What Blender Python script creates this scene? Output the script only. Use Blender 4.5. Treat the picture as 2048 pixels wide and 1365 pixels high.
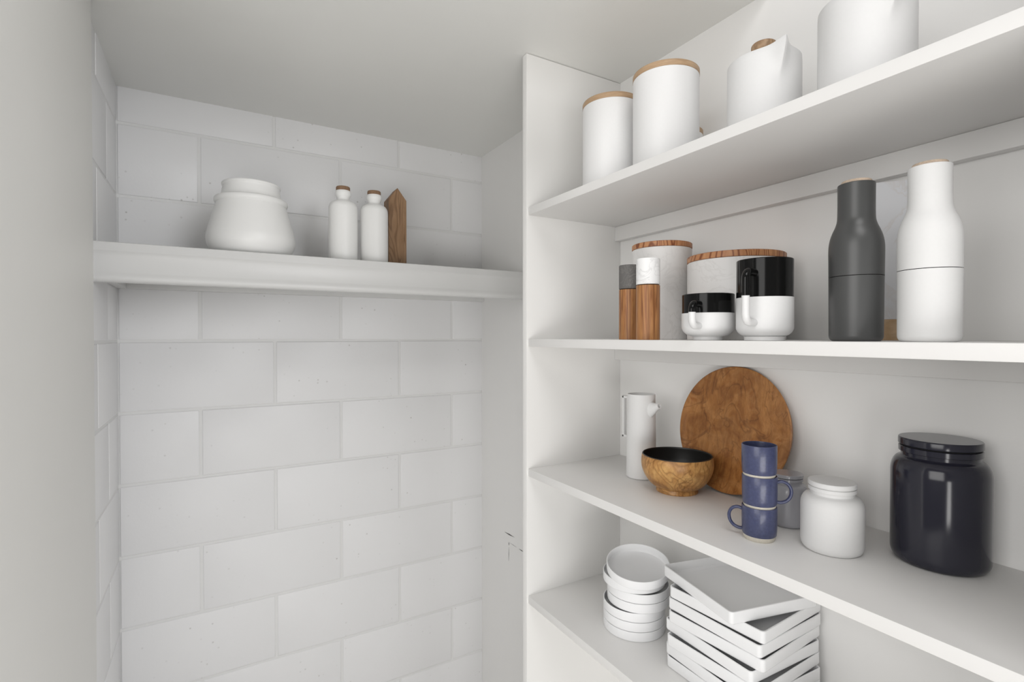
import bpy, bmesh, math, random
from mathutils import Vector, Matrix
R = math.radians
random.seed(7)
scene = bpy.context.scene
for o in list(bpy.data.objects):
    bpy.data.objects.remove(o)
COL = scene.collection
H = 1.5                      # camera height above the floor; measured heights below are relative to it

# ------------------------------------------------------------------ camera
YAW, PITCH, ROLL, F_PX = 0.5300, -0.0096, -0.0007, 1026.83
cam_d = bpy.data.cameras.new('camera')
cam_d.sensor_fit = 'HORIZONTAL'; cam_d.sensor_width = 36.0
cam_d.lens = 36.0 * F_PX / 2048.0
cam_d.clip_start = 0.02
cam = bpy.data.objects.new('camera', cam_d); COL.objects.link(cam)
fw = Vector((math.sin(YAW)*math.cos(PITCH), math.cos(YAW)*math.cos(PITCH), math.sin(PITCH)))
rt = Vector((math.cos(YAW), -math.sin(YAW), 0)); up = rt.cross(fw)
r2 = rt*math.cos(ROLL) + up*math.sin(ROLL); u2 = up*math.cos(ROLL) - rt*math.sin(ROLL)
cam.matrix_world = Matrix(((r2.x, u2.x, -fw.x, 0), (r2.y, u2.y, -fw.y, 0), (r2.z, u2.z, -fw.z, H), (0, 0, 0, 1)))
scene.camera = cam

# ------------------------------------------------------------------ world, light, exposure
w = bpy.data.worlds.new('daylight'); scene.world = w; w.use_nodes = True
bg = w.node_tree.nodes['Background']
bg.inputs[0].default_value = (1.0, 0.985, 0.96, 1); bg.inputs[1].default_value = 0.16

def area_light(name, loc, target, sx, sy, power, col):
    d = bpy.data.lights.new(name, 'AREA'); d.shape = 'RECTANGLE'; d.size = sx; d.size_y = sy
    d.energy = power; d.color = col
    o = bpy.data.objects.new(name, d); COL.objects.link(o); o.location = loc
    o.rotation_euler = (Vector(target)-Vector(loc)).to_track_quat('-Z', 'Y').to_euler()
    return o
# fill lights added out of view, powers balanced to even out the nook
area_light('fill_light', (-1.8, -0.3, 1.9), (0.7, 0.6, 1.6), 1.6, 1.6, 30, (1.0, 0.985, 0.965))  # added fill from the left for the shelf bays
area_light('fill_light', (1.3, -2.6, 2.0), (0.0, 1.3, 1.8), 1.5, 1.6, 64, (0.985, 0.99, 1.0))  # added fill from behind right for the block wall
area_light('low_fill_light', (-1.0, -2.2, 0.55), (0.5, 0.8, 1.7), 2.0, 1.0, 47, (1.0, 0.985, 0.965))  # added low fill, stands in for floor bounce onto ceiling and undersides
area_light('overhead_fill_light', (-0.3, -0.9, 3.4), (-0.2, -0.6, 0.0), 1.2, 1.2, 27, (1.0, 0.99, 0.98))  # added overhead fill for shelf tops and floor bounce

vs = scene.view_settings
vs.view_transform = 'Standard'; vs.look = 'None'; vs.gamma = 1.0; vs.use_curve_mapping = False
vs.exposure = -0.05

# ------------------------------------------------------------------ materials
def new_mat(name):
    m = bpy.data.materials.new(name); m.use_nodes = True
    nt = m.node_tree; b = nt.nodes['Principled BSDF']
    return m, nt, b

def N(nt, kind, **kw):
    n = nt.nodes.new(kind)
    for k, v in kw.items():
        if k in n.inputs: n.inputs[k].default_value = v
        else: setattr(n, k, v)
    return n

def ramp(nt, fac, stops):
    r = nt.nodes.new('ShaderNodeValToRGB')
    e = r.color_ramp.elements
    while len(e) > 1: e.remove(e[-1])
    e[0].position = stops[0][0]; e[0].color = (*stops[0][1], 1)
    for p, c in stops[1:]:
        q = e.new(p); q.color = (*c, 1)
    nt.links.new(fac, r.inputs[0])
    return r.outputs[0]

def coords(nt, scale=(1, 1, 1), rot=(0, 0, 0), world=False, loc=(0, 0, 0)):
    if world:
        src = nt.nodes.new('ShaderNodeNewGeometry').outputs['Position']
    else:
        src = nt.nodes.new('ShaderNodeTexCoord').outputs['Object']
    mp = nt.nodes.new('ShaderNodeMapping')
    mp.inputs['Scale'].default_value = scale; mp.inputs['Rotation'].default_value = rot; mp.inputs['Location'].default_value = loc
    nt.links.new(src, mp.inputs['Vector'])
    return mp.outputs[0]

def bump(nt, b, height, strength, dist=0.001):
    bp = N(nt, 'ShaderNodeBump', Strength=strength, Distance=dist)
    nt.links.new(height, bp.inputs['Height']); nt.links.new(bp.outputs[0], b.inputs['Normal'])

def glaze(name, col, rough, coat=0.0, fleck=0.0, spec=0.5):
    """glazed or painted smooth ware: plain colour with a faint grain"""
    m, nt, b = new_mat(name)
    v = coords(nt)
    n = N(nt, 'ShaderNodeTexNoise', Scale=260.0, Detail=3.0); nt.links.new(v, n.inputs['Vector'])
    c2 = tuple(max(0, c*(1-fleck)) for c in col)
    nt.links.new(ramp(nt, n.outputs[0], [(0.35, c2), (0.65, col)]), b.inputs['Base Color'])
    b.inputs['Roughness'].default_value = rough
    b.inputs['Coat Weight'].default_value = coat; b.inputs['Coat Roughness'].default_value = 0.06
    b.inputs['Specular IOR Level'].default_value = spec
    return m

def paint(name, col, rough, var=0.03, grain=(60, 60, 60), strength=0.12, dist=0.0008):
    m, nt, b = new_mat(name)
    v = coords(nt, world=True)
    n = N(nt, 'ShaderNodeTexNoise', Scale=1.7, Detail=4.0); nt.links.new(v, n.inputs['Vector'])
    c2 = tuple(c*(1-var) for c in col)
    nt.links.new(ramp(nt, n.outputs[0], [(0.3, c2), (0.7, col)]), b.inputs['Base Color'])
    v2 = coords(nt, scale=grain, world=True)
    g = N(nt, 'ShaderNodeTexNoise', Scale=1.0, Detail=5.0); nt.links.new(v2, g.inputs['Vector'])
    bump(nt, b, g.outputs[0], strength, dist)
    b.inputs['Roughness'].default_value = rough
    return m

def block_paint(name, col):
    """semi-gloss white paint on pitted concrete block"""
    m, nt, b = new_mat(name)
    v = coords(nt, world=True)
    n = N(nt, 'ShaderNodeTexNoise', Scale=2.2, Detail=3.0); nt.links.new(v, n.inputs['Vector'])
    base = ramp(nt, n.outputs[0], [(0.3, tuple(c*0.97 for c in col)), (0.7, col)])
    vo = N(nt, 'ShaderNodeTexVoronoi', Scale=70.0); nt.links.new(v, vo.inputs['Vector'])
    near = ramp(nt, vo.outputs['Distance'], [(0.10, (1, 1, 1)), (0.24, (0, 0, 0))])
    sp = N(nt, 'ShaderNodeSeparateColor'); nt.links.new(vo.outputs['Color'], sp.inputs[0])
    pick = ramp(nt, sp.outputs[0], [(0.80, (0, 0, 0)), (0.97, (1, 1, 1))])
    big = N(nt, 'ShaderNodeTexNoise', Scale=4.0, Detail=2.0); nt.links.new(v, big.inputs['Vector'])
    zone = ramp(nt, big.outputs[0], [(0.45, (0, 0, 0)), (0.7, (1, 1, 1))])
    m1 = N(nt, 'ShaderNodeMath', operation='MULTIPLY'); nt.links.new(near, m1.inputs[0]); nt.links.new(pick, m1.inputs[1])
    m2 = N(nt, 'ShaderNodeMath', operation='MULTIPLY'); nt.links.new(m1.outputs[0], m2.inputs[0]); nt.links.new(zone, m2.inputs[1])
    msk = m2.outputs[0]
    mix = N(nt, 'ShaderNodeMix', data_type='RGBA'); nt.links.new(msk, mix.inputs[0])
    nt.links.new(base, mix.inputs[6]); mix.inputs[7].default_value = (0.42, 0.41, 0.39, 1)
    nt.links.new(mix.outputs[2], b.inputs['Base Color'])
    g = N(nt, 'ShaderNodeTexNoise', Scale=130.0, Detail=4.0); nt.links.new(v, g.inputs['Vector'])
    bump(nt, b, g.outputs[0], 0.16, 0.0012)
    b.inputs['Roughness'].default_value = 0.38
    return m

def wood(name, stops, scale=(1, 1, 1), rot=(0, 0, 0), wave=18.0, dist=6.0, dscale=1.5, streak=(90, 90, 8), streak_amt=0.35, rough=0.5, kind='BANDS', dark=(0.05, 0.025, 0.01), spec=0.4):
    m, nt, b = new_mat(name)
    v = coords(nt, scale=scale, rot=rot)
    wv = N(nt, 'ShaderNodeTexWave', Scale=wave, Distortion=dist, Detail=3.0)
    wv.wave_type = kind
    wv.inputs['Detail Scale'].default_value = dscale
    nt.links.new(v, wv.inputs['Vector'])
    c = ramp(nt, wv.outputs['Fac'], stops)
    v2 = coords(nt, scale=streak, rot=rot)
    n = N(nt, 'ShaderNodeTexNoise', Scale=1.0, Detail=6.0, Roughness=0.65); nt.links.new(v2, n.inputs['Vector'])
    msk = ramp(nt, n.outputs[0], [(0.45, (0, 0, 0)), (0.75, (1, 1, 1))])
    ml = N(nt, 'ShaderNodeMath', operation='MULTIPLY'); nt.links.new(msk, ml.inputs[0]); ml.inputs[1].default_value = streak_amt
    mix = N(nt, 'ShaderNodeMix', data_type='RGBA'); nt.links.new(ml.outputs[0], mix.inputs[0])
    nt.links.new(c, mix.inputs[6]); mix.inputs[7].default_value = (*dark, 1)
    nt.links.new(mix.outputs[2], b.inputs['Base Color'])
    bump(nt, b, n.outputs[0], 0.08, 0.0005)
    b.inputs['Roughness'].default_value = rough; b.inputs['Specular IOR Level'].default_value = spec
    return m

def grain_wood(name, stops, low=(8, 8, 2), rings=30.0, ring_amt=0.4, ring_col=(0.1, 0.04, 0.015), fibre=(200, 200, 12), fibre_amt=0.35, rot=(0, 0, 0), rough=0.45, dist=0.6, loc=(0, 0, 0), detail=2.0, coat=0.0, vein=0.0):
    """growth rings as contour lines of a soft noise field, mottled base colour, fine fibres"""
    m, nt, b = new_mat(name)
    v = coords(nt, scale=low, rot=rot, loc=loc)
    f = N(nt, 'ShaderNodeTexNoise', Scale=1.0, Detail=detail, Roughness=0.45, Distortion=dist); nt.links.new(v, f.inputs['Vector'])
    mu = N(nt, 'ShaderNodeMath', operation='MULTIPLY'); nt.links.new(f.outputs[0], mu.inputs[0]); mu.inputs[1].default_value = rings*6.283
    si = N(nt, 'ShaderNodeMath', operation='SINE'); nt.links.new(mu.outputs[0], si.inputs[0])
    ring = ramp(nt, si.outputs[0], [(0.0, (0, 0, 0)), (0.55, (0.25, 0.25, 0.25)), (0.95, (1, 1, 1))])
    mo = N(nt, 'ShaderNodeTexNoise', Scale=2.3, Detail=4.0, Roughness=0.6, Distortion=1.0); nt.links.new(v, mo.inputs['Vector'])
    base = ramp(nt, mo.outputs[0], stops)
    v2 = coords(nt, scale=fibre, rot=rot, loc=loc)
    fb = N(nt, 'ShaderNodeTexNoise', Scale=1.0, Detail=6.0, Roughness=0.7); nt.links.new(v2, fb.inputs['Vector'])
    fm = ramp(nt, fb.outputs[0], [(0.42, (0, 0, 0)), (0.72, (1, 1, 1))])
    def mixin(a, fac, amt, col):
        k = N(nt, 'ShaderNodeMath', operation='MULTIPLY'); nt.links.new(fac, k.inputs[0]); k.inputs[1].default_value = amt
        x = N(nt, 'ShaderNodeMix', data_type='RGBA'); nt.links.new(k.outputs[0], x.inputs[0]); nt.links.new(a, x.inputs[6]); x.inputs[7].default_value = (*col, 1)
        return x.outputs[2]
    c = mixin(base, ring, ring_amt, ring_col)
    c = mixin(c, fm, fibre_amt, ring_col)
    if vein:
        vn = N(nt, 'ShaderNodeTexNoise', Scale=0.8, Detail=3.0, Roughness=0.5, Distortion=1.6); nt.links.new(v, vn.inputs['Vector'])
        line = ramp(nt, vn.outputs[0], [(0.470, (0, 0, 0)), (0.495, (1, 1, 1)), (0.500, (0, 0, 0))])
        c = mixin(c, line, vein, tuple(q*0.7 for q in ring_col))
    nt.links.new(c, b.inputs['Base Color'])
    bump(nt, b, fb.outputs[0], 0.06, 0.0004)
    b.inputs['Roughness'].default_value = rough; b.inputs['Specular IOR Level'].default_value = 0.4
    b.inputs['Coat Weight'].default_value = coat; b.inputs['Coat Roughness'].default_value = 0.3
    return m

def marble(name, col, vein, scale, amt, rough=0.45):
    m, nt, b = new_mat(name)
    v = coords(nt, world=False)
    n = N(nt, 'ShaderNodeTexNoise', Scale=scale, Detail=8.0, Roughness=0.55, Distortion=1.2); nt.links.new(v, n.inputs['Vector'])
    line = ramp(nt, n.outputs[0], [(0.46, (0, 0, 0)), (0.497, (1, 1, 1)), (0.51, (0, 0, 0))])
    cl = N(nt, 'ShaderNodeTexNoise', Scale=scale*0.45, Detail=3.0); nt.links.new(v, cl.inputs['Vector'])
    msk = N(nt, 'ShaderNodeMath', operation='MULTIPLY'); nt.links.new(line, msk.inputs[0]); nt.links.new(cl.outputs[0], msk.inputs[1])
    am = N(nt, 'ShaderNodeMath', operation='MULTIPLY'); nt.links.new(msk.outputs[0], am.inputs[0]); am.inputs[1].default_value = amt
    mix = N(nt, 'ShaderNodeMix', data_type='RGBA'); nt.links.new(am.outputs[0], mix.inputs[0])
    mix.inputs[6].default_value = (*col, 1); mix.inputs[7].default_value = (*vein, 1)
    nt.links.new(mix.outputs[2], b.inputs['Base Color'])
    b.inputs['Roughness'].default_value = rough
    return m

M = {}
M['wall'] = paint('white_wall_paint', (0.885, 0.88, 0.868), 0.55, grain=(40, 40, 40))
M['lining'] = paint('cream_lining_paint', (0.83, 0.825, 0.80), 0.5, strength=0.04)
M['ceiling'] = paint('ceiling_paint', (0.87, 0.87, 0.845), 0.5, var=0.05, grain=(12, 12, 12), strength=0.05, dist=0.003)
M['shelf'] = paint('white_shelf_paint', (0.795, 0.787, 0.775), 0.45, grain=(160, 12, 160), strength=0.05)
M['ledge'] = paint('white_ledge_paint', (0.67, 0.67, 0.663), 0.35, grain=(14, 120, 120), strength=0.10)
M['panel'] = paint('white_panel_paint', (0.85, 0.845, 0.83), 0.45, grain=(140, 140, 3), strength=0.14)
M['block'] = block_paint('painted_concrete_block', (0.82, 0.82, 0.826))
M['mortar'] = paint('painted_mortar', (0.775, 0.775, 0.77), 0.5, grain=(120, 120, 120), strength=0.2)
M['floor'] = paint('grey_floor', (0.78, 0.765, 0.74), 0.6)
M['scuff'] = paint('dark_scuff', (0.10, 0.095, 0.09), 0.8)
M['white_satin'] = glaze('white_satin_ceramic', (0.77, 0.77, 0.77), 0.42, fleck=0.01)
M['white_matte'] = glaze('white_matte', (0.76, 0.76, 0.757), 0.6, fleck=0.01)
M['white_gloss'] = glaze('white_gloss', (0.82, 0.82, 0.817), 0.22, coat=0.3)
M['pot_white'] = glaze('warm_white_ceramic', (0.87, 0.87, 0.86), 0.4)
M['tray'] = glaze('tray_white', (0.88, 0.885, 0.895), 0.38)
M['tray_gloss'] = glaze('square_tray_white', (0.91, 0.915, 0.925), 0.24)
M['black_gloss'] = glaze('black_glaze', (0.006, 0.006, 0.006), 0.14, spec=0.22)
M['black_matte'] = glaze('black_lacquer', (0.016, 0.015, 0.014), 0.42)
M['graphite'] = glaze('graphite_plastic', (0.062, 0.063, 0.063), 0.36)
M['seam'] = glaze('dark_seam', (0.006, 0.006, 0.006), 0.9)
M['navy'] = glaze('navy_glass', (0.021, 0.021, 0.032), 0.15, spec=0.5)
M['grey_glass'] = glaze('grey_glass', (0.40, 0.40, 0.43), 0.2, coat=0.3)
M['blue'] = glaze('blue_stoneware', (0.060, 0.070, 0.150), 0.34, coat=0.15, fleck=0.2)
M['clay'] = glaze('unglazed_clay', (0.62, 0.58, 0.50), 0.75, fleck=0.1)
M['cork'] = glaze('pale_cork', (0.62, 0.49, 0.38), 0.8, fleck=0.25)
M['brown_cork'] = glaze('brown_cork', (0.26, 0.155, 0.09), 0.75, fleck=0.2)
M['stone'] = marble('grey_stone', (0.13, 0.125, 0.12), (0.30, 0.29, 0.28), 60.0, 0.8, 0.7)
M['marble'] = marble('white_marble', (0.81, 0.80, 0.79), (0.52, 0.50, 0.48), 16.0, 0.45)
M['marble_mill'] = marble('mill_marble', (0.84, 0.84, 0.84), (0.45, 0.45, 0.45), 22.0, 0.9)
M['marble_slab'] = marble('slab_marble', (0.76, 0.77, 0.80), (0.58, 0.48, 0.38), 7.0, 0.4, 0.35)
M['oak_lid'] = grain_wood('oak_lid', [(0.3, (0.40, 0.265, 0.155)), (0.7, (0.53, 0.375, 0.235))], low=(9, 9, 60), rings=5.0, ring_amt=0.25, ring_col=(0.25, 0.14, 0.07), fibre=(30, 30, 900), fibre_amt=0.3, rough=0.5)
M['zebra'] = grain_wood('striped_pine', [(0.3, (0.46, 0.20, 0.085)), (0.7, (0.60, 0.31, 0.15))], low=(30, 6, 4), rings=24.0, ring_amt=0.9, ring_col=(0.20, 0.058, 0.022), fibre=(60, 160, 60), fibre_amt=0.15, rot=(0, 0, 0.9), rough=0.45, dist=0.3, detail=1.0)
M['acacia'] = grain_wood('acacia', [(0.30, (0.16, 0.058, 0.020)), (0.42, (0.33, 0.145, 0.055)), (0.52, (0.45, 0.22, 0.080)), (0.60, (0.37, 0.155, 0.055)), (0.72, (0.22, 0.080, 0.028))], low=(55, 55, 2.6), rings=5.0, ring_amt=0.4, ring_col=(0.13, 0.042, 0.014), fibre=(420, 420, 14), fibre_amt=0.35, rough=0.42, dist=0.4)
M['teak_bowl'] = grain_wood('teak_bowl', [(0.30, (0.34, 0.155, 0.042)), (0.50, (0.54, 0.285, 0.095)), (0.70, (0.66, 0.39, 0.145))], low=(10, 17, 12), rings=14.0, ring_amt=0.42, ring_col=(0.18, 0.068, 0.018), fibre=(90, 240, 160), fibre_amt=0.32, rot=(0.4, 0.5, 0.7), rough=0.36, dist=0.8, detail=1.5, vein=0.5)
M['platter'] = grain_wood('burl_platter', [(0.28, (0.22, 0.082, 0.022)), (0.45, (0.37, 0.155, 0.042)), (0.58, (0.46, 0.215, 0.070)), (0.74, (0.34, 0.125, 0.030))], low=(9, 12, 9), rings=3.0, ring_amt=0.22, ring_col=(0.14, 0.048, 0.016), fibre=(45, 170, 60), fibre_amt=0.45, rot=(0.0, 0.0, 0.6), rough=0.42, dist=1.4, detail=3.0, vein=0.5)
M['oak_block'] = grain_wood('oak_block', [(0.3, (0.26, 0.150, 0.075)), (0.7, (0.35, 0.215, 0.120))], low=(26, 14, 5), rings=11.0, ring_amt=0.5, ring_col=(0.115, 0.055, 0.024), fibre=(500, 500, 22), fibre_amt=0.35, rough=0.55, dist=0.5, detail=1.0)
M['maple'] = wood('maple', [(0.0, (0.56, 0.38, 0.22)), (1.0, (0.68, 0.50, 0.32))], scale=(1, 1, 3), wave=10, dist=6, streak=(30, 30, 120), streak_amt=0.25)
M['knob_wood'] = wood('knob_wood', [(0.0, (0.30, 0.19, 0.11)), (1.0, (0.42, 0.28, 0.17))], wave=50, dist=8, streak=(80, 80, 30), streak_amt=0.35)

# ------------------------------------------------------------------ mesh helpers
def finish(name, bm, mat, parent=None, loc=None, rot=None, smooth=35):
    bmesh.ops.recalc_face_normals(bm, faces=bm.faces)
    me = bpy.data.meshes.new(name); bm.to_mesh(me); bm.free()
    if isinstance(mat, (list, tuple)):
        for q in mat: me.materials.append(M[q])
    else:
        me.materials.append(M[mat])
    if smooth:
        for p in me.polygons: p.use_smooth = True
        me.set_sharp_from_angle(angle=R(smooth))
    o = bpy.data.objects.new(name, me); COL.objects.link(o)
    if parent: o.parent = parent
    if loc: o.location = loc
    if rot: o.rotation_euler = rot
    return o

def tag(o, label, cat, group=None):
    o['label'] = label; o['category'] = cat
    if group: o['group'] = group
    return o

def thing(name, loc, label, cat, group=None, rz=0.0):
    o = bpy.data.objects.new(name, None); COL.objects.link(o)
    o.empty_display_size = 0.02
    o.location = loc; o.rotation_euler = (0, 0, rz)
    return tag(o, label, cat, group)

def copy_thing(src, loc, label, rz=0.0, scale=1.0):
    r = src.copy(); COL.objects.link(r); r.location = loc; r.rotation_euler = (0, 0, rz); r.scale = (scale,)*3
    r['label'] = label
    for ch in list(src.children):
        c = ch.copy(); COL.objects.link(c); c.parent = r
        for g in list(ch.children):
            d = g.copy(); COL.objects.link(d); d.parent = c
    return r

def add_box(bm, x0, x1, y0, y1, z0, z1, bev=0.0, seg=2):
    vs_ = [bm.verts.new((x, y, z)) for x in (x0, x1) for y in (y0, y1) for z in (z0, z1)]
    idx = [(0, 1, 3, 2), (4, 6, 7, 5), (0, 4, 5, 1), (2, 3, 7, 6), (0, 2, 6, 4), (1, 5, 7, 3)]
    fs = [bm.faces.new([vs_[i] for i in f]) for f in idx]
    if bev > 0:
        es = list({e for f in fs for e in f.edges})
        bmesh.ops.bevel(bm, geom=es, offset=bev, segments=seg, profile=0.6, affect='EDGES')

def box(name, mat, x0, x1, y0, y1, z0, z1, bev=0.0, parent=None, seg=2, loc=None, rot=None):
    bm = bmesh.new(); add_box(bm, x0, x1, y0, y1, z0, z1, bev, seg)
    return finish(name, bm, mat, parent, loc, rot)

def lathe_bm(prof, seg=72, bm=None, flag=None):
    bm = bm or bmesh.new()
    rings = []
    for (r, z) in prof:
        if r < 1e-6:
            rings.append([bm.verts.new((0, 0, z))])
        else:
            rings.append([bm.verts.new((r*math.cos(2*math.pi*i/seg), r*math.sin(2*math.pi*i/seg), z)) for i in range(seg)])
    for k in range(len(rings)-1):
        a, b = rings[k], rings[k+1]
        for i in range(seg):
            j = (i+1) % seg
            if len(a) == 1 and len(b) == 1: continue
            if len(a) == 1: f = bm.faces.new((a[0], b[i], b[j]))
            elif len(b) == 1: f = bm.faces.new((a[i], a[j], b[0]))
            else: f = bm.faces.new((a[i], a[j], b[j], b[i]))
            if flag: f.material_index = flag(k)
    return bm

def lathe(name, prof, mat, parent=None, loc=None, seg=72, rot=None, smooth=35):
    return finish(name, lathe_bm(prof, seg), mat, parent, loc, rot, smooth)

def curve_pts(pts, n=8):
    """Catmull-Rom through (r,z) points"""
    out = []
    P = [pts[0]] + list(pts) + [pts[-1]]
    for i in range(1, len(P)-2):
        p0, p1, p2, p3 = P[i-1], P[i], P[i+1], P[i+2]
        for k in range(n):
            t = k/n
            out.append(tuple(0.5*((2*p1[d]) + (-p0[d]+p2[d])*t + (2*p0[d]-5*p1[d]+4*p2[d]-p3[d])*t*t + (-p0[d]+3*p1[d]-3*p2[d]+p3[d])*t**3) for d in range(len(p1))))
    out.append(tuple(pts[-1]))
    return out

def arc(cx, cz, r, a0, a1, n=6):
    return [(cx + r*math.cos(R(a0+(a1-a0)*i/n)), cz + r*math.sin(R(a0+(a1-a0)*i/n))) for i in range(n+1)]

def tube(name, path, radius, mat, parent=None, seg=14, flat=None, mat_fn=None, closed_ends=True):
    """path: list of Vectors; radius a number or (ra, rb) half-widths"""
    bm = bmesh.new()
    ra, rb = radius if isinstance(radius, tuple) else (radius, radius)
    path = [Vector(p) for p in path]
    side = flat
    rings = []
    for i, p in enumerate(path):
        t = (path[min(i+1, len(path)-1)] - path[max(i-1, 0)]).normalized()
        s = side.normalized() if side else (t.cross(Vector((0, 0, 1))) if abs(t.z) < 0.9 else Vector((1, 0, 0)))
        s = (s - t*s.dot(t)).normalized(); u = s.cross(t)
        rings.append([bm.verts.new(p + s*ra*math.cos(2*math.pi*k/seg) + u*rb*math.sin(2*math.pi*k/seg)) for k in range(seg)])
    for i in range(len(rings)-1):
        for k in range(seg):
            f = bm.faces.new((rings[i][k], rings[i][(k+1) % seg], rings[i+1][(k+1) % seg], rings[i+1][k]))
            if mat_fn: f.material_index = mat_fn((path[i]+path[i+1])/2)
    if closed_ends:
        bm.faces.new(rings[0]); bm.faces.new(rings[-1])
    return finish(name, bm, mat, parent)

# ------------------------------------------------------------------ the room
ZC = H + 0.685            # ceiling
YW = 1.7612               # face of the concrete block wall
XL = -0.2208              # face of the left block wall
XRA = 0.897               # right wall beside the block wall
XR = 0.9606               # right wall behind the shelves
XF, YP = 0.6645, 1.0567   # front edge of shelves, face of end panel
Y0 = 0.100                # inner face of the wall return beside the opening

def struct(o):
    o['kind'] = 'structure'; return o

struct(box('floor', 'floor', -2.6, 1.15, -3.0, 1.95, -0.06, 0.0))
struct(box('ceiling', 'ceiling', -0.42, 1.15, 0.62, 1.95, ZC, ZC+0.06))
wr = struct(box('wall_right', 'wall', XR, 1.15, -0.25, 1.10, 0.0, ZC))
box('return', 'wall', XRA, 1.15, 1.0767, YW, 0.0, ZC, parent=wr)
struct(box('wall_front', 'wall', 0.655, 1.15, Y0-0.10, Y0, 0.0, ZC))
# dark scratches and the faint outline of an old hatch on the right wall
def scuff(y0, z0, y1, z1, wd, name='scratch', mat='scuff'):
    d = Vector((0, y1-y0, z1-z0)).normalized(); n = Vector((0, -d.z, d.y))*wd/2
    a = Vector((XRA-0.0004, y0, H+z0)); c = Vector((XRA-0.0004, y1, H+z1)); m = (a+c)/2
    bm = bmesh.new()
    ring = [a, m-n, c, m+n]
    v1 = [bm.verts.new(p) for p in ring]; v2 = [bm.verts.new(p+Vector((0.0006, 0, 0))) for p in ring]
    bm.faces.new(v1); bm.faces.new(v2)
    for i in range(4): bm.faces.new((v1[i], v1[(i+1) % 4], v2[(i+1) % 4], v2[i]))
    finish(name, bm, mat, wr, smooth=0)
scuff(1.585, -0.697, 1.515, -0.6935, 0.0045)
scuff(1.5525, -0.722, 1.553, -0.735, 0.0045)
scuff(1.5525, -0.740, 1.5545, -0.790, 0.0022)
scuff(1.545, -0.723, 1.50, -0.7225, 0.0010)
scuff(1.485, -0.7222, 1.452, -0.7218, 0.0030)

# smooth lining of the left wall, cut short out of view to let side light in
struct(box('trim_1', 'lining', -0.42, -0.206, 0.70, 1.335, 0.0, ZC, bev=0.003))

# block walls: every block an own piece, mortar recessed behind
wb = struct(box('wall_back', 'mortar', XL-0.1, 1.0, YW+0.0020, YW+0.12, 0.0, ZC))
wl = struct(box('wall_left', 'mortar', XL-0.19, XL-0.0016, 1.336, YW+0.003, 0.0, ZC))
ZA, X0B = H-0.0135, -0.0275
block_cache = {}
def block(parent, axis, a0, a1, z0, z1):
    """axis 'x': back wall block from x=a0..a1; axis 'y': left wall block from y=a0..a1"""
    wdt, hgt = a1-a0, z1-z0
    key = (axis, round(wdt, 3), round(hgt, 3))
    if key not in block_cache:
        bm = bmesh.new()
        if axis == 'x': add_box(bm, -wdt/2, wdt/2, 0, 0.06, -hgt/2, hgt/2, 0.0028, 2)
        else: add_box(bm, -0.06, 0, -wdt/2, wdt/2, -hgt/2, hgt/2, 0.0028, 2)
        o = finish('concrete_block', bm, 'block', parent, smooth=60)
        block_cache[key] = o.data
    else:
        o = bpy.data.objects.new('concrete_block', block_cache[key]); COL.objects.link(o); o.parent = parent
    jt = random.uniform(-0.0006, 0.0006)
    if axis == 'x': o.location = ((a0+a1)/2, YW+jt, (z0+z1)/2)
    else: o.location = (XL+jt, (a0+a1)/2, (z0+z1)/2)
G = 0.0035                                    # half joint
for row in range(-4, 8):
    zt, zb = ZA-0.2*row, ZA-0.2*(row+1)
    zt, zb = min(zt, ZC+0.01), max(zb, 0.0)
    if zt-zb < 0.02: continue
    zt, zb = zt-G, zb+G
    # joints at X0B + 0.2*j; rows below zA start with j odd
    odd = (row % 2 == 0)
    js = [j for j in range(-3, 8) if (j % 2 != 0) == odd]
    xs = [X0B+0.2*j for j in js]
    xs = [x for x in xs if XL+0.03 < x < XRA-0.02]
    edges = [XL-0.002] + xs + [XRA+0.006]
    for a, b in zip(edges[:-1], edges[1:]):
        block(wb, 'x', a+G, b-G, zb, zt)
    ye = [1.34, 1.475 if odd else 1.61, YW+0.004]
    for a, b in zip(ye[:-1], ye[1:]):
        block(wl, 'y', a+G, b-G, zb, zt)

# ------------------------------------------------------------------ built-in shelf unit on the right
S1, S2, S3, S4 = H+0.3120, H-0.0071, H-0.3234, H-0.6348      # shelf tops
ST = 0.0185
def local(x0, x1, y0, y1, z0, z1, zr=0.0):
    return (x0-XF, x1-XF, y0-YP, y1-YP, z0-zr, z1-zr)
tag(box('end_panel', 'panel', *local(XF-0.004, XR, YP, YP+0.0195, 0.0, ZC-0.001), bev=0.0025, loc=(XF, YP, 0)),
    'tall white painted end panel closing the shelves off from the block wall', 'panel')
for st, lab in ((S1, 'white painted shelf board carrying the oak-lidded canisters and pitchers'),
                (S2, 'white painted shelf board carrying the mills, mugs and grinders'),
                (S3, 'white painted shelf board carrying the bowl, platter and jars'),
                (S4, 'white painted shelf board carrying the stacks of trays')):
    t = thing('shelf', (XF, YP, st-ST), lab, 'shelf', 'shelf boards on the right wall')
    box('board', 'shelf', *local(XF, XR, Y0, YP, st-ST, st, st-ST), bev=0.0012, parent=t)
    box('cleat', 'shelf', *local(0.9405, XR, Y0, YP, st-ST-0.038, st-ST, st-ST), bev=0.0015, parent=t)

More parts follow.
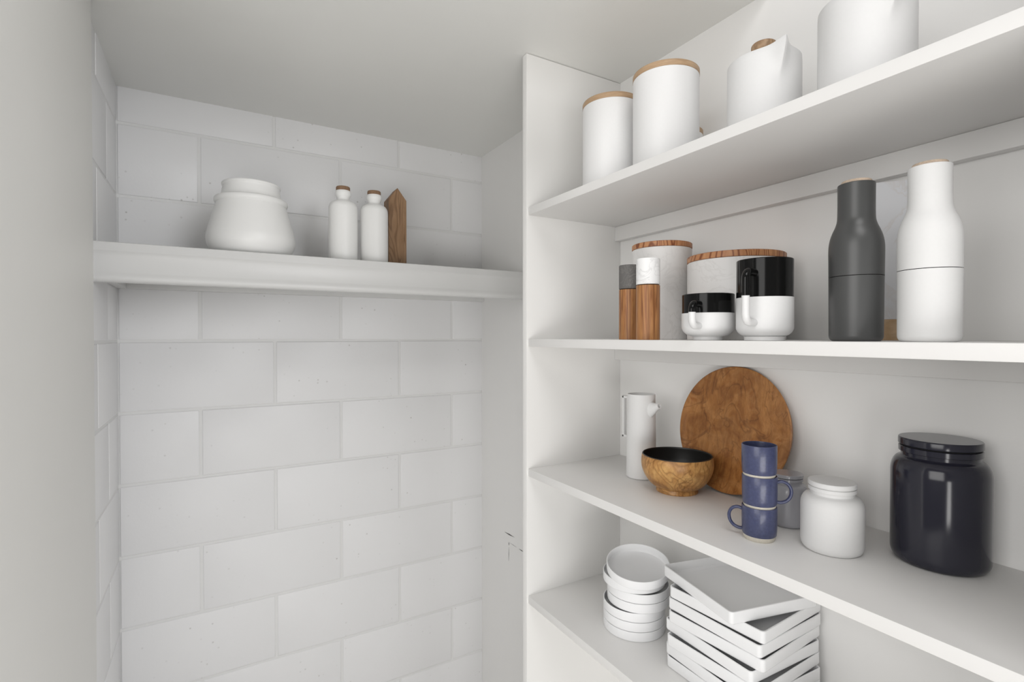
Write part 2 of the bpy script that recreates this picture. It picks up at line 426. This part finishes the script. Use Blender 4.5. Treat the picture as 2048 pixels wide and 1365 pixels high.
# ------------------------------------------------------------------ wall shelf on the block wall
SL = H + 0.2075
ws = thing('wall_shelf', (XL, 1.41, 0), 'thick white painted shelf across the concrete block wall', 'shelf')
def wl_local(x0, x1, y0, y1, z0, z1):
    return (x0-XL, x1-XL, y0-1.41, y1-1.41, z0, z1)
box('board', 'ledge', *wl_local(XL, XRA, 1.4275, YW, SL-0.024, SL), bev=0.001, parent=ws)
prof = [(1.430, SL-0.0002), (1.4140, SL-0.0002), (1.4115, SL-0.0015), (1.4095, SL-0.020), (1.4125, SL-0.0245), (1.4138, SL-0.030), (1.4138, SL-0.064), (1.4118, SL-0.069)] + \
       [(1.4180+0.0095*math.cos(R(a)), SL-0.0785+0.0100*math.sin(R(a))) for a in (150, 175, 200, 225, 250, 270)] + [(1.430, SL-0.0885)]
bm = bmesh.new()
va = [bm.verts.new((0.0, y-1.41, z)) for y, z in prof]; vb = [bm.verts.new((XRA-XL, y-1.41, z)) for y, z in prof]
bm.faces.new(va); bm.faces.new(vb)
for i in range(len(prof)):
    j = (i+1) % len(prof); bm.faces.new((va[i], va[j], vb[j], vb[i]))
finish('fascia', bm, 'ledge', ws, smooth=25)
box('cleat', 'ledge', *wl_local(XL, XRA, YW-0.022, YW, H+0.131, SL-0.024), bev=0.002, parent=ws)
box('cleat', 'ledge', *wl_local(XL, XL+0.022, 1.430, YW-0.022, H+0.131, SL-0.024), bev=0.002, parent=ws)

# ------------------------------------------------------------------ things on the wall shelf
pot_prof = [(0, 0), (0.080, 0)] + curve_pts([(0.080, 0), (0.0942, 0.010), (0.1035, 0.028), (0.1060, 0.046), (0.1035, 0.062), (0.0975, 0.086), (0.0895, 0.116), (0.0838, 0.136)], 5)[1:] + \
    curve_pts([(0.0838, 0.136), (0.0868, 0.1395), (0.0880, 0.1445), (0.0862, 0.150), (0.0800, 0.1535), (0.0745, 0.155)], 4)[1:] + \
    curve_pts([(0.0745, 0.155), (0.0712, 0.162), (0.0690, 0.174), (0.0680, 0.182), (0.0700, 0.185), (0.0698, 0.189), (0.0680, 0.191)], 4)[1:] + \
    [(0.0650, 0.190), (0.0635, 0.180), (0.066, 0.160), (0.078, 0.135), (0.097, 0.06), (0.095, 0.03), (0.07, 0.008), (0, 0.007)]
tag(lathe('pot', pot_prof, 'pot_white', loc=(0.0944, 1.522, SL), seg=96), 'squat white ceramic pot with a ridged neck, wide at the bottom', 'pot')

bt = thing('bottle', (0.3245, 1.500, SL), 'white ceramic bottle with brown stopper, beside the squat pot', 'bottle', 'stoppered white bottles')
bprof = [(0, 0), (0.034, 0)] + curve_pts([(0.034, 0), (0.0375, 0.004), (0.0390, 0.014), (0.0395, 0.06), (0.0393, 0.120), (0.0391, 0.150), (0.0378, 0.160), (0.0335, 0.168), (0.0260, 0.173), (0.0185, 0.1765)], 5)[1:] + \
    curve_pts([(0.0185, 0.1765), (0.0168, 0.181), (0.0180, 0.1855), (0.0212, 0.191), (0.0218, 0.1965), (0.0206, 0.2015), (0.0192, 0.2035)], 4)[1:] + [(0.0165, 0.2035), (0.0160, 0.196), (0, 0.195)]
lathe('body', bprof, 'pot_white', bt)
lathe('stopper', [(0, 0.1955), (0.0158, 0.1955), (0.0160, 0.2036), (0.0186, 0.2037), (0.0190, 0.2045), (0.0190, 0.2125), (0.0180, 0.2145), (0.016, 0.2150), (0, 0.2150)], 'brown_cork', bt)
copy_thing(bt, (0.4126, 1.500, SL), 'white ceramic bottle with brown stopper, in front of the pointed wooden block')

bm = bmesh.new()
bx0, bx1, byd, he, ha = -0.0278, 0.0278, 0.049, 0.2085, 0.2445
pf = [(bx0, 0), (bx1, 0), (bx1, he), (0.0, ha), (bx0, he)]
va = [bm.verts.new((x, 0, z)) for x, z in pf]; vb = [bm.verts.new((x, byd, z)) for x, z in pf]
bm.faces.new(va); bm.faces.new(vb)
for i in range(5):
    j = (i+1) % 5; bm.faces.new((va[i], va[j], vb[j], vb[i]))
bmesh.ops.bevel(bm, geom=list(bm.edges), offset=0.0008, segments=1, affect='EDGES')
tag(finish('wooden_block', bm, 'oak_block', loc=(0.4926, 1.530, SL), smooth=25), 'tall brown oak block with a pointed gable top on the wall shelf', 'block')

# ------------------------------------------------------------------ top shelf: canisters and pitchers
cn = thing('canister', (0.775, 0.7233, S1), 'tall white canister with thin oak lid, second from the end panel on the top shelf', 'canister', 'white canisters with oak lids')
lathe('body', [(0, 0), (0.0605, 0)] + arc(0.0605, 0.0024, 0.0024, -90, 0, 3)[1:] + [(0.0629, 0.1895), (0.0600, 0.1895), (0.0600, 0.004), (0, 0.004)], 'white_satin', cn, seg=96)
lathe('lid', [(0, 0.1860), (0.0598, 0.1860), (0.0598, 0.1898), (0.0631, 0.1898)] + [(0.0633, 0.1905), (0.0633, 0.2000), (0.0625, 0.2012), (0, 0.2012)], 'oak_lid', cn, seg=96)
copy_thing(cn, (0.7678, 0.8740, S1), 'white canister with thin oak lid standing against the end panel on the top shelf')

sc = thing('canister', (0.8966, 0.7977, S1), 'smaller white canister with oak lid, almost hidden behind the tall canister', 'canister')
lathe('body', [(0, 0), (0.048, 0), (0.050, 0.002), (0.050, 0.125), (0.047, 0.125), (0.047, 0.003), (0, 0.003)], 'white_satin', sc)
lathe('lid', [(0, 0.122), (0.0468, 0.122), (0.0468, 0.1253), (0.0502, 0.1253), (0.0502, 0.1350), (0.0494, 0.1360), (0, 0.1360)], 'oak_lid', sc)

def pitcher(loc, label, ang, scale):
    t = thing('pitcher', loc, label, 'pitcher', 'white pitchers with pulled spouts')
    t.scale = (scale,)*3
    hh, r = 0.137, 0.0554
    outer = [(0, 0), (0.051, 0)] + arc(0.0515, 0.004, 0.004, -90, 0, 4)[1:] + [(r+0.0004, 0.02+0.0098*i) for i in range(0, 12)] + [(r, hh-0.0012), (r-0.0006, hh-0.0003), (r-0.0015, hh), (r-0.0028, hh-0.0004), (r-0.0033, hh-0.0015)]
    inner = [(r-0.0035, hh-0.006-0.0098*i) for i in range(0, 12)] + [(r-0.006, 0.006), (0, 0.005)]
    bm = lathe_bm(outer+inner, 160)
    for v in bm.verts:
        rr = math.hypot(v.co.x, v.co.y)
        if rr < 0.03: continue
        a = math.atan2(v.co.y, v.co.x) - ang
        a = (a+math.pi) % (2*math.pi) - math.pi
        tz = max(0.0, min(1.0, (v.co.z-0.080)/(hh-0.080)))
        tz = tz*tz*(3-2*tz)
        k = (0.90*math.exp(-(abs(a)/0.155)**1.3) + 0.10*math.exp(-(a/0.45)**2))*tz
        f = (rr + 0.023*k)/rr
        v.co.x *= f; v.co.y *= f
        v.co.z += 0.005*k*tz**3
    finish('body', bm, 'white_satin', t)
    lathe('lid', [(0, 0.1325), (0.0506, 0.1325), (0.0515, 0.1335), (0.0510, 0.1350), (0.030, 0.1400), (0.012, 0.1450), (0.0, 0.1450)], 'white_satin', t)
    lathe('knob', [(0, 0.1440), (0.0130, 0.1440), (0.0140, 0.1480)] + arc(0.0158, 0.1530, 0.0034, -120, 0, 5) + arc(0.0158, 0.1665, 0.0034, 0, 90, 5) + [(0, 0.1702)], 'knob_wood', t)
    return t
pitcher((0.79, 0.5251, S1), 'white lidded pitcher beside the tall canister, round wooden knob in view', math.radians(236.6), 1.0)
pitcher((0.775, 0.3648, S1), 'big white lidded pitcher on the top shelf, standing farthest from the end panel', math.radians(231), 1.02)

# ------------------------------------------------------------------ second shelf
def mill(loc, label, cap, rz):
    t = thing('mill', loc, label, 'mill'); t.rotation_euler = (0, 0, rz)
    lathe('body', [(0, 0), (0.0208, 0), (0.0215, 0.0006), (0.0215, 0.1000), (0.0208, 0.1008), (0, 0.1008)], 'acacia', t)
    lathe('neck_ring', [(0, 0.1008), (0.0198, 0.1008), (0.0198, 0.1022), (0, 0.1022)], 'seam', t)
    lathe('cap', [(0, 0.1022), (0.0211, 0.1022), (0.0215, 0.1027), (0.0215, 0.1490), (0.0208, 0.1498), (0, 0.1498)], cap, t)
    return t
mill((0.7335, 0.7790, S2), 'round wooden spice mill with a dark grey stone cap', 'stone', 0.4)
mill((0.7000, 0.6953, S2), 'round wooden spice mill with a white marble cap', 'marble_mill', 1.9)

def marble_can(loc, label, r, hb, hl):
    t = thing('marble_canister', loc, label, 'canister', 'marble canisters with striped lids')
    lathe('body', [(0, 0), (r-0.001, 0), (r, 0.001), (r, hb-0.001), (r-0.001, hb), (r-0.006, hb), (r-0.006, 0.006), (0, 0.006)], 'marble', t, seg=96)
    lathe('lid', [(0, hb-0.004), (r-0.0065, hb-0.004), (r-0.0065, hb+0.0004), (r-0.0005, hb+0.0004), (r+0.0004, hb+0.001), (r+0.0004, hl-0.0012), (r-0.001, hl), (0, hl)], 'zebra', t, seg=96)
marble_can((0.84, 0.7943, S2), 'tall white marble canister with a striped wooden lid behind the two mills', 0.0622, 0.1915, 0.2030)
marble_can((0.861, 0.6292, S2), 'wide low marble canister with a striped wooden lid behind the mugs', 0.0865, 0.1466, 0.1584)

def two_tone_mug(loc, label, r, h, zs, foot, hz0, hz1, hang, e):
    t = thing('mug', loc, label, 'mug')
    cr = r*0.42 if h < 0.1 else r*0.36
    low = [(0, 0.0012), (foot-0.003, 0.0012), (foot-0.002, 0), (foot, 0.0004), (foot, 0.005), (foot+0.001, 0.0062)] + [(r+0.0004-cr*1.15+cr*1.15*math.sin(R(a)), 0.0062+cr-cr*math.cos(R(a))) for a in range(12, 91, 13)] + [(r+0.0004, zs), (r-0.003, zs), (r-0.003, 0.0062+cr), (r-cr, 0.010), (0, 0.010)]
    lathe('white_base', low, 'white_satin', t, seg=96)
    lathe('black_rim', [(r-0.003, zs+0.0002), (r, zs+0.0002), (r, h-0.0010), (r-0.0008, h), (r-0.0022, h), (r-0.003, h-0.001), (r-0.003, zs+0.0002)], 'black_gloss', t, seg=96)
    d = Vector((math.cos(hang), math.sin(hang), 0)); rc = 0.0115
    path = [d*(r-0.0015) + Vector((0, 0, hz1-0.0055))]
    path += [d*(r+e-rc + rc*math.sin(R(a))) + Vector((0, 0, hz1-0.0055-rc + rc*math.cos(R(a)))) for a in range(0, 91, 15)]
    path += [d*(r+e) + Vector((0, 0, zs+0.0002))]
    path2 = [d*(r+e) + Vector((0, 0, zs-0.0002))]
    path2 += [d*(r+e-rc + rc*math.cos(R(a))) + Vector((0, 0, hz0+0.0055+rc - rc*math.sin(R(a)))) for a in range(0, 91, 15)]
    path2 += [d*(r-0.0015) + Vector((0, 0, hz0+0.0055))]
    sd = Vector((-d.y, d.x, 0))
    hd = tube('handle', path, 0.0055, 'black_gloss', t, seg=18, flat=sd)
    hd['label'] = 'black upper half of the handle'
    hd = tube('handle', path2, 0.0055, 'white_satin', t, seg=18, flat=sd)
    hd['label'] = 'white lower half of the handle'
def cam_ang(x, y, off):
    return math.atan2(-y, -x) + off
two_tone_mug((0.7154, 0.5744, S2), 'short white mug with a glossy black rim in front of the wide marble canister', 0.0414, 0.0760, 0.0446, 0.0234, 0.0178, 0.0640, cam_ang(0.73, 0.5861, -0.33), 0.030)
two_tone_mug((0.73, 0.4825, S2), 'tall white mug with glossy black upper half', 0.0397, 0.1225, 0.0650, 0.0285, 0.0215, 0.1060, cam_ang(0.73, 0.4825, -0.35), 0.031)

def grinder(loc, label, mat):
    t = thing('bottle_grinder', loc, label, 'grinder')
    zs = 0.0848
    lathe('lower_body', [(0, 0), (0.0255, 0)] + [(0.0255+0.0052*math.sin(R(a)), 0.0075-0.0075*math.cos(R(a))) for a in (15, 30, 45, 60, 75, 90)] + [(0.0309, zs*0.5), (0.0312, zs), (0, zs)], mat, t, seg=96)
    lathe('seam', [(0, zs), (0.0296, zs), (0.0296, zs+0.0009), (0, zs+0.0009)], 'seam', t, seg=96)
    up_ = curve_pts([(0.0312, zs+0.0009), (0.0314, 0.105), (0.0315, 0.120), (0.0310, 0.1295), (0.0294, 0.1380), (0.0268, 0.1458), (0.0240, 0.1525), (0.0221, 0.1590), (0.0215, 0.1660), (0.0213, 0.1800), (0.0214, 0.2070)], 5)
    lathe('upper_body', [(0, zs+0.0009)] + up_ + arc(0.0206, 0.2072, 0.0008, 0, 90, 3) + [(0.0180, 0.2080), (0.0180, 0.2020), (0, 0.2020)], mat, t, seg=96)
    lathe('cap', [(0, 0.2022), (0.0174, 0.2022), (0.0176, 0.2108), (0.0168, 0.2122), (0, 0.2126)], 'cork', t)
grinder((0.74, 0.3585, S2), 'dark grey bottle-shaped grinder with pale cork top', 'graphite')
grinder((0.74, 0.2776, S2), 'white bottle-shaped grinder with pale cork top', 'white_matte')

mb = thing('marble_board', (0.897, 0.3905, S2), 'white marble slab on a wooden base standing behind the two grinders', 'board', rz=R(-52))
box('slab', 'marble_slab', -0.036, 0.036, 0, 0.014, 0.0325, 0.2440, bev=0.001, parent=mb)
box('wood_base', 'maple', -0.036, 0.036, 0, 0.014, 0.0, 0.0325, bev=0.001, parent=mb)

# ------------------------------------------------------------------ third shelf
cp = thing('coffee_pot', (0.8511, 0.8658, S3), 'slim white cylindrical coffee pot with a short spout and square handle', 'coffee pot')
lathe('body', [(0, 0), (0.029, 0)] + arc(0.0295, 0.0042, 0.0042, -90, 0, 5)[1:] + [(0.0313, 0.1895), (0.0309, 0.1906), (0.0300, 0.1908), (0.0292, 0.1900), (0.0290, 0.186), (0.0288, 0.178), (0, 0.178)], 'white_matte', cp)
bm = bmesh.new(); sg = 24; rings = []
stations = [(-0.0240, 0.1560, 0.0120, 0.0195), (-0.0300, 0.1575, 0.0110, 0.0180), (-0.0370, 0.1605, 0.0088, 0.0142), (-0.0440, 0.1640, 0.0066, 0.0100), (-0.0500, 0.1672, 0.0061, 0.0076), (-0.0550, 0.1692, 0.0060, 0.0064)]
for (y, z, a, b) in stations:
    tl = 0.45*(y+0.024)/(-0.031)
    rings.append([bm.verts.new((a*math.cos(2*math.pi*k/sg), y - tl*b*math.sin(2*math.pi*k/sg)*-0.5, z + b*math.sin(2*math.pi*k/sg))) for k in range(sg)])
for sc_, dy in ((0.62, 0.0), (0.55, 0.012)):
    y, z, a, b = stations[-1]
    rings.append([bm.verts.new((sc_*a*math.cos(2*math.pi*k/sg), y+dy+0.225*sc_*b*math.sin(2*math.pi*k/sg), z-dy*0.4 + sc_*b*math.sin(2*math.pi*k/sg))) for k in range(sg)])
for i in range(len(rings)-1):
    for k in range(sg):
        bm.faces.new((rings[i][k], rings[i][(k+1) % sg], rings[i+1][(k+1) % sg], rings[i+1][k]))
bm.faces.new(rings[0]); bm.faces.new(rings[-1])
finish('spout', bm, 'white_matte', cp, smooth=50)
bm = bmesh.new()
add_box(bm, -0.0045, 0.0045, 0.0275, 0.0590, 0.1755, 0.1815, 0.0012)
add_box(bm, -0.0045, 0.0045, 0.0530, 0.0590, 0.0830, 0.1815, 0.0012)
add_box(bm, -0.0045, 0.0045, 0.0290, 0.0590, 0.0830, 0.0890, 0.0012)
finish('handle', bm, 'white_matte', cp)

bw = thing('bowl', (0.8385, 0.7495, S3), 'round wooden bowl with black lacquered inside', 'bowl')
outer = [(0, 0.002), (0.038, 0.002), (0.039, 0), (0.0415, 0), (0.0422, 0.0015), (0.0408, 0.0085)] + curve_pts([(0.0408, 0.0085), (0.0470, 0.0115), (0.0570, 0.0200), (0.0655, 0.0325), (0.0708, 0.0460), (0.0724, 0.0560), (0.0722, 0.0660), (0.0710, 0.0748)], 5)[1:] + [(0.0702, 0.0762)]
lathe('shell', outer + [(0.0690, 0.0764), (0.0688, 0.074), (0.0695, 0.060), (0.066, 0.042), (0.055, 0.025), (0.035, 0.0145), (0, 0.012)], 'teak_bowl', bw, seg=96)
lathe('lining', [(0.0706, 0.0757), (0.0700, 0.0768), (0.0686, 0.0768)] + curve_pts([(0.0680, 0.0755), (0.0684, 0.062), (0.0655, 0.044), (0.054, 0.027), (0.035, 0.0165), (0.012, 0.014), (0.0005, 0.0138)], 4) + [(0, 0.0138)], 'black_matte', bw, seg=96)

# leaning round platter
pl_r = 0.1300
prof = [(0, 0.0), (0.118, 0.0), (0.1265, 0.0030), (pl_r, 0.0105), (pl_r+0.0002, 0.0128), (pl_r-0.0015, 0.0138), (pl_r-0.006, 0.0128)] + curve_pts([(pl_r-0.006, 0.0128), (0.108, 0.0088), (0.075, 0.0060), (0.03, 0.0050), (0.0005, 0.0048)], 4)[1:] + [(0, 0.0048)]
bm = lathe_bm(prof, 128)
tag(finish('platter', bm, 'platter', loc=(0.9375, 0.6865, S3+0.1285), rot=(0, R(-90+9.5), 0)), 'large round brown wooden platter leaning on the back wall', 'platter')

# stacked blue mugs
def blue_mug(loc, label, hang):
    t = thing('stoneware_mug', loc, label, 'mug', 'stacked blue mugs')
    h = 0.0532
    lathe('foot', [(0, 0.0008), (0.0195, 0.0008), (0.0205, 0), (0.0216, 0.0002), (0.0227, 0.0020), (0.0236, 0.0045), (0.0240, 0.0078), (0, 0.0078)], 'clay', t)
    lathe('body', [(0, 0.0078), (0.0242, 0.0078), (0.0250, 0.0092), (0.0256, 0.016), (0.0259, 0.030), (0.0260, 0.0520), (0.0256, 0.0530), (0.0249, 0.0532), (0.0242, 0.0528), (0.0240, 0.0515), (0.0238, 0.030), (0.0228, 0.014), (0.018, 0.011), (0, 0.0105)], 'blue', t)
    d = Vector((math.cos(hang), math.sin(hang), 0))
    pts = curve_pts([(0.0248, 0.0435), (0.0320, 0.0452), (0.0400, 0.0420), (0.0448, 0.0335), (0.0442, 0.0235), (0.0390, 0.0155), (0.0310, 0.0118), (0.0245, 0.0120)], 5)
    tube('handle', [d*a + Vector((0, 0, b)) for a, b in pts], (0.0034, 0.0026), 'blue', t, flat=Vector((-d.y, d.x, 0)))
MX, MY, PIT = 0.7535, 0.5055, 0.0488
rgt = math.atan2(-MX, MY)
blue_mug((MX, MY, S3), 'blue stoneware mug with unglazed foot, bottom one of the stack of three', rgt+math.pi-0.12)
blue_mug((MX+0.0004, MY, S3+PIT), 'blue stoneware mug in the middle of the stack of three', rgt+0.10)
blue_mug((MX-0.0002, MY+0.0004, S3+2*PIT), 'blue stoneware mug on top of the stack of three', rgt+1.45)

def jar(loc, label, mat, prof_body, lid_r, z_n, z_t):
    t = thing('jar', loc, label, 'jar')
    lathe('body', prof_body, mat, t, seg=96)
    k = (z_t-z_n)
    za, zb = z_n+0.40*k, z_n+0.49*k
    lathe('lid_flange', [(0, z_n), (lid_r*0.975, z_n), (lid_r*0.99, z_n+0.03*k), (lid_r*0.99, za-0.03*k), (lid_r*0.975, za), (0, za)], mat, t, seg=96)
    lathe('gasket', [(0, za), (lid_r*0.93, za), (lid_r*0.93, zb), (0, zb)], 'seam' if mat != 'white_matte' else 'white_matte', t, seg=64)
    lathe('lid', [(0, zb), (lid_r*0.98, zb), (lid_r, zb+0.05*k)] + [(lid_r, z_t-0.14*k), (lid_r*0.992, z_t-0.04*k), (lid_r*0.975, z_t), (0, z_t)], mat, t, seg=96)
def jar_body(r, rb, rn, zc, zsh, zn):
    """r body, rb base, rn neck radius; zc bottom rounding, zsh shoulder start, zn neck top"""
    return [(0, 0), (rb, 0)] + [(rb+(r-rb)*math.sin(R(a)), zc-zc*math.cos(R(a))) for a in (15, 30, 45, 60, 75, 90)] + \
           [(r, zsh)] + [(rn+0.0008+(r-rn-0.0008)*math.cos(R(a)), zsh+(zn-zsh)*0.72*math.sin(R(a))) for a in (15, 30, 45, 60, 75, 86)] + [(rn, zsh+(zn-zsh)*0.78), (rn, zn), (0, zn)]
jar((0.8122, 0.4252, S3), 'small matte white lidded jar next to the big navy jar', 'white_matte', jar_body(0.0420, 0.0345, 0.0296, 0.0125, 0.0660, 0.0900), 0.0322, 0.0895, 0.1035)
jar((0.8560, 0.5215, S3), 'small grey lidded jar half hidden behind the blue mugs', 'grey_glass', jar_body(0.0312, 0.0255, 0.0220, 0.009, 0.0560, 0.0765), 0.0243, 0.0760, 0.0875)
jar((0.8985, 0.3233, S3), 'big glossy navy lidded jar at the open end of the shelf', 'navy', jar_body(0.0570, 0.0480, 0.0448, 0.0150, 0.1260, 0.1580), 0.0479, 0.1560, 0.1765)

# ------------------------------------------------------------------ fourth shelf: stacks of trays
th, tr_ = 0.0200, 0.0660
tprof = [(0, 0.0006), (tr_-0.004, 0.0006), (tr_-0.003, 0.0), (tr_-0.0016, 0.0003), (tr_-0.0004, 0.0014), (tr_, 0.003), (tr_, th-0.0006), (tr_-0.0006, th-0.0001), (tr_-0.0016, th-0.0001), (tr_-0.0022, th-0.0008), (tr_-0.0024, 0.0065), (tr_-0.0050, 0.0034), (tr_-0.008, 0.0026), (0, 0.0024)]
NUM = ['topmost', 'second', 'third', 'fourth', 'fifth', 'sixth', 'seventh', 'eighth']
rt_mesh = None
for i, (x, y) in enumerate([(0.797, 0.832), (0.797, 0.832), (0.797, 0.832), (0.803, 0.826), (0.803, 0.826), (0.7966, 0.8322)]):
    if rt_mesh is None:
        o = lathe('round_tray', tprof, 'tray', seg=112); rt_mesh = o.data
    else:
        o = bpy.data.objects.new('round_tray', rt_mesh); COL.objects.link(o)
    o.location = (x, y, S4 + th*i)
    n = 6-i
    tag(o, 'white round tray with upright rim, %s' % ('at the bottom of the round stack' if i == 0 else '%s from the top of the round stack' % NUM[n]), 'tray', 'stacked round trays')
o = bpy.data.objects.new('round_tray', rt_mesh); COL.objects.link(o)
tilt = 0.210
cdir = Vector((-0.786, -0.809, 0)).normalized(); ax = Vector((-cdir.y, cdir.x, 0))
rim_c = Vector((0.7855, 0.8082, H-0.4838))
rot = Matrix.Rotation(tilt, 3, ax)
o.rotation_euler = rot.to_euler(); o.location = rim_c - rot @ Vector((0, 0, th))
tag(o, 'white round tray tipped forward on top of the round stack', 'tray', 'stacked round trays')

TS, TH = 0.189, 0.0224
def square_tray_bm():
    bm = bmesh.new()
    def loop(half, rad, z, n=5):
        pts = []
        for cx, cy, a0 in ((1, 1, 0), (-1, 1, 90), (-1, -1, 180), (1, -1, 270)):
            for k in range(n+1):
                a = R(a0+90*k/n)
                pts.append((cx*(half-rad)+rad*math.cos(a), cy*(half-rad)+rad*math.sin(a), z))
        return [bm.verts.new(p) for p in pts]
    s = TS/2
    Ls = [loop(s-0.0035, 0.004, 0.0002), loop(s-0.0012, 0.006, 0.0012), loop(s, 0.007, 0.0035), loop(s, 0.007, TH-0.0008), loop(s-0.0008, 0.0065, TH-0.0001), loop(s-0.0020, 0.006, TH-0.0001), loop(s-0.0026, 0.0055, TH-0.0008), loop(s-0.0030, 0.005, 0.0060), loop(s-0.0055, 0.004, 0.0034), loop(s-0.0090, 0.003, 0.0028)]
    for a, b in zip(Ls[:-1], Ls[1:]):
        for k in range(len(a)):
            j = (k+1) % len(a); bm.faces.new((a[k], a[j], b[j], b[k]))
    bm.faces.new(Ls[0]); bm.faces.new(Ls[-1])
    return bm
sq = None
spots = [(0.8450, 0.6025, -0.6), (0.8440, 0.6035, -2.6), (0.8445, 0.6020, 2.2), (0.8478, 0.6075, -1.8), (0.8500, 0.6035, 4.0), (0.8510, 0.6040, 1.8), (0.8540, 0.6045, 3.4), (0.8475, 0.6150, -12.2)]
for i, (x, y, a) in enumerate(spots):
    if sq is None:
        o = finish('square_tray', square_tray_bm(), 'tray_gloss', smooth=40); sq = o.data
    else:
        o = bpy.data.objects.new('square_tray', sq); COL.objects.link(o)
    o.location = (x, y, S4+TH*i); o.rotation_euler = (0, 0, R(a))
    n = 7-i
    lab = 'white square tray at the bottom of the square stack' if i == 0 else ('white square tray turned askew on top of the square stack' if n == 0 else 'white square tray, %s from the top of the square stack' % NUM[n])
    tag(o, lab, 'tray', 'stacked square trays')
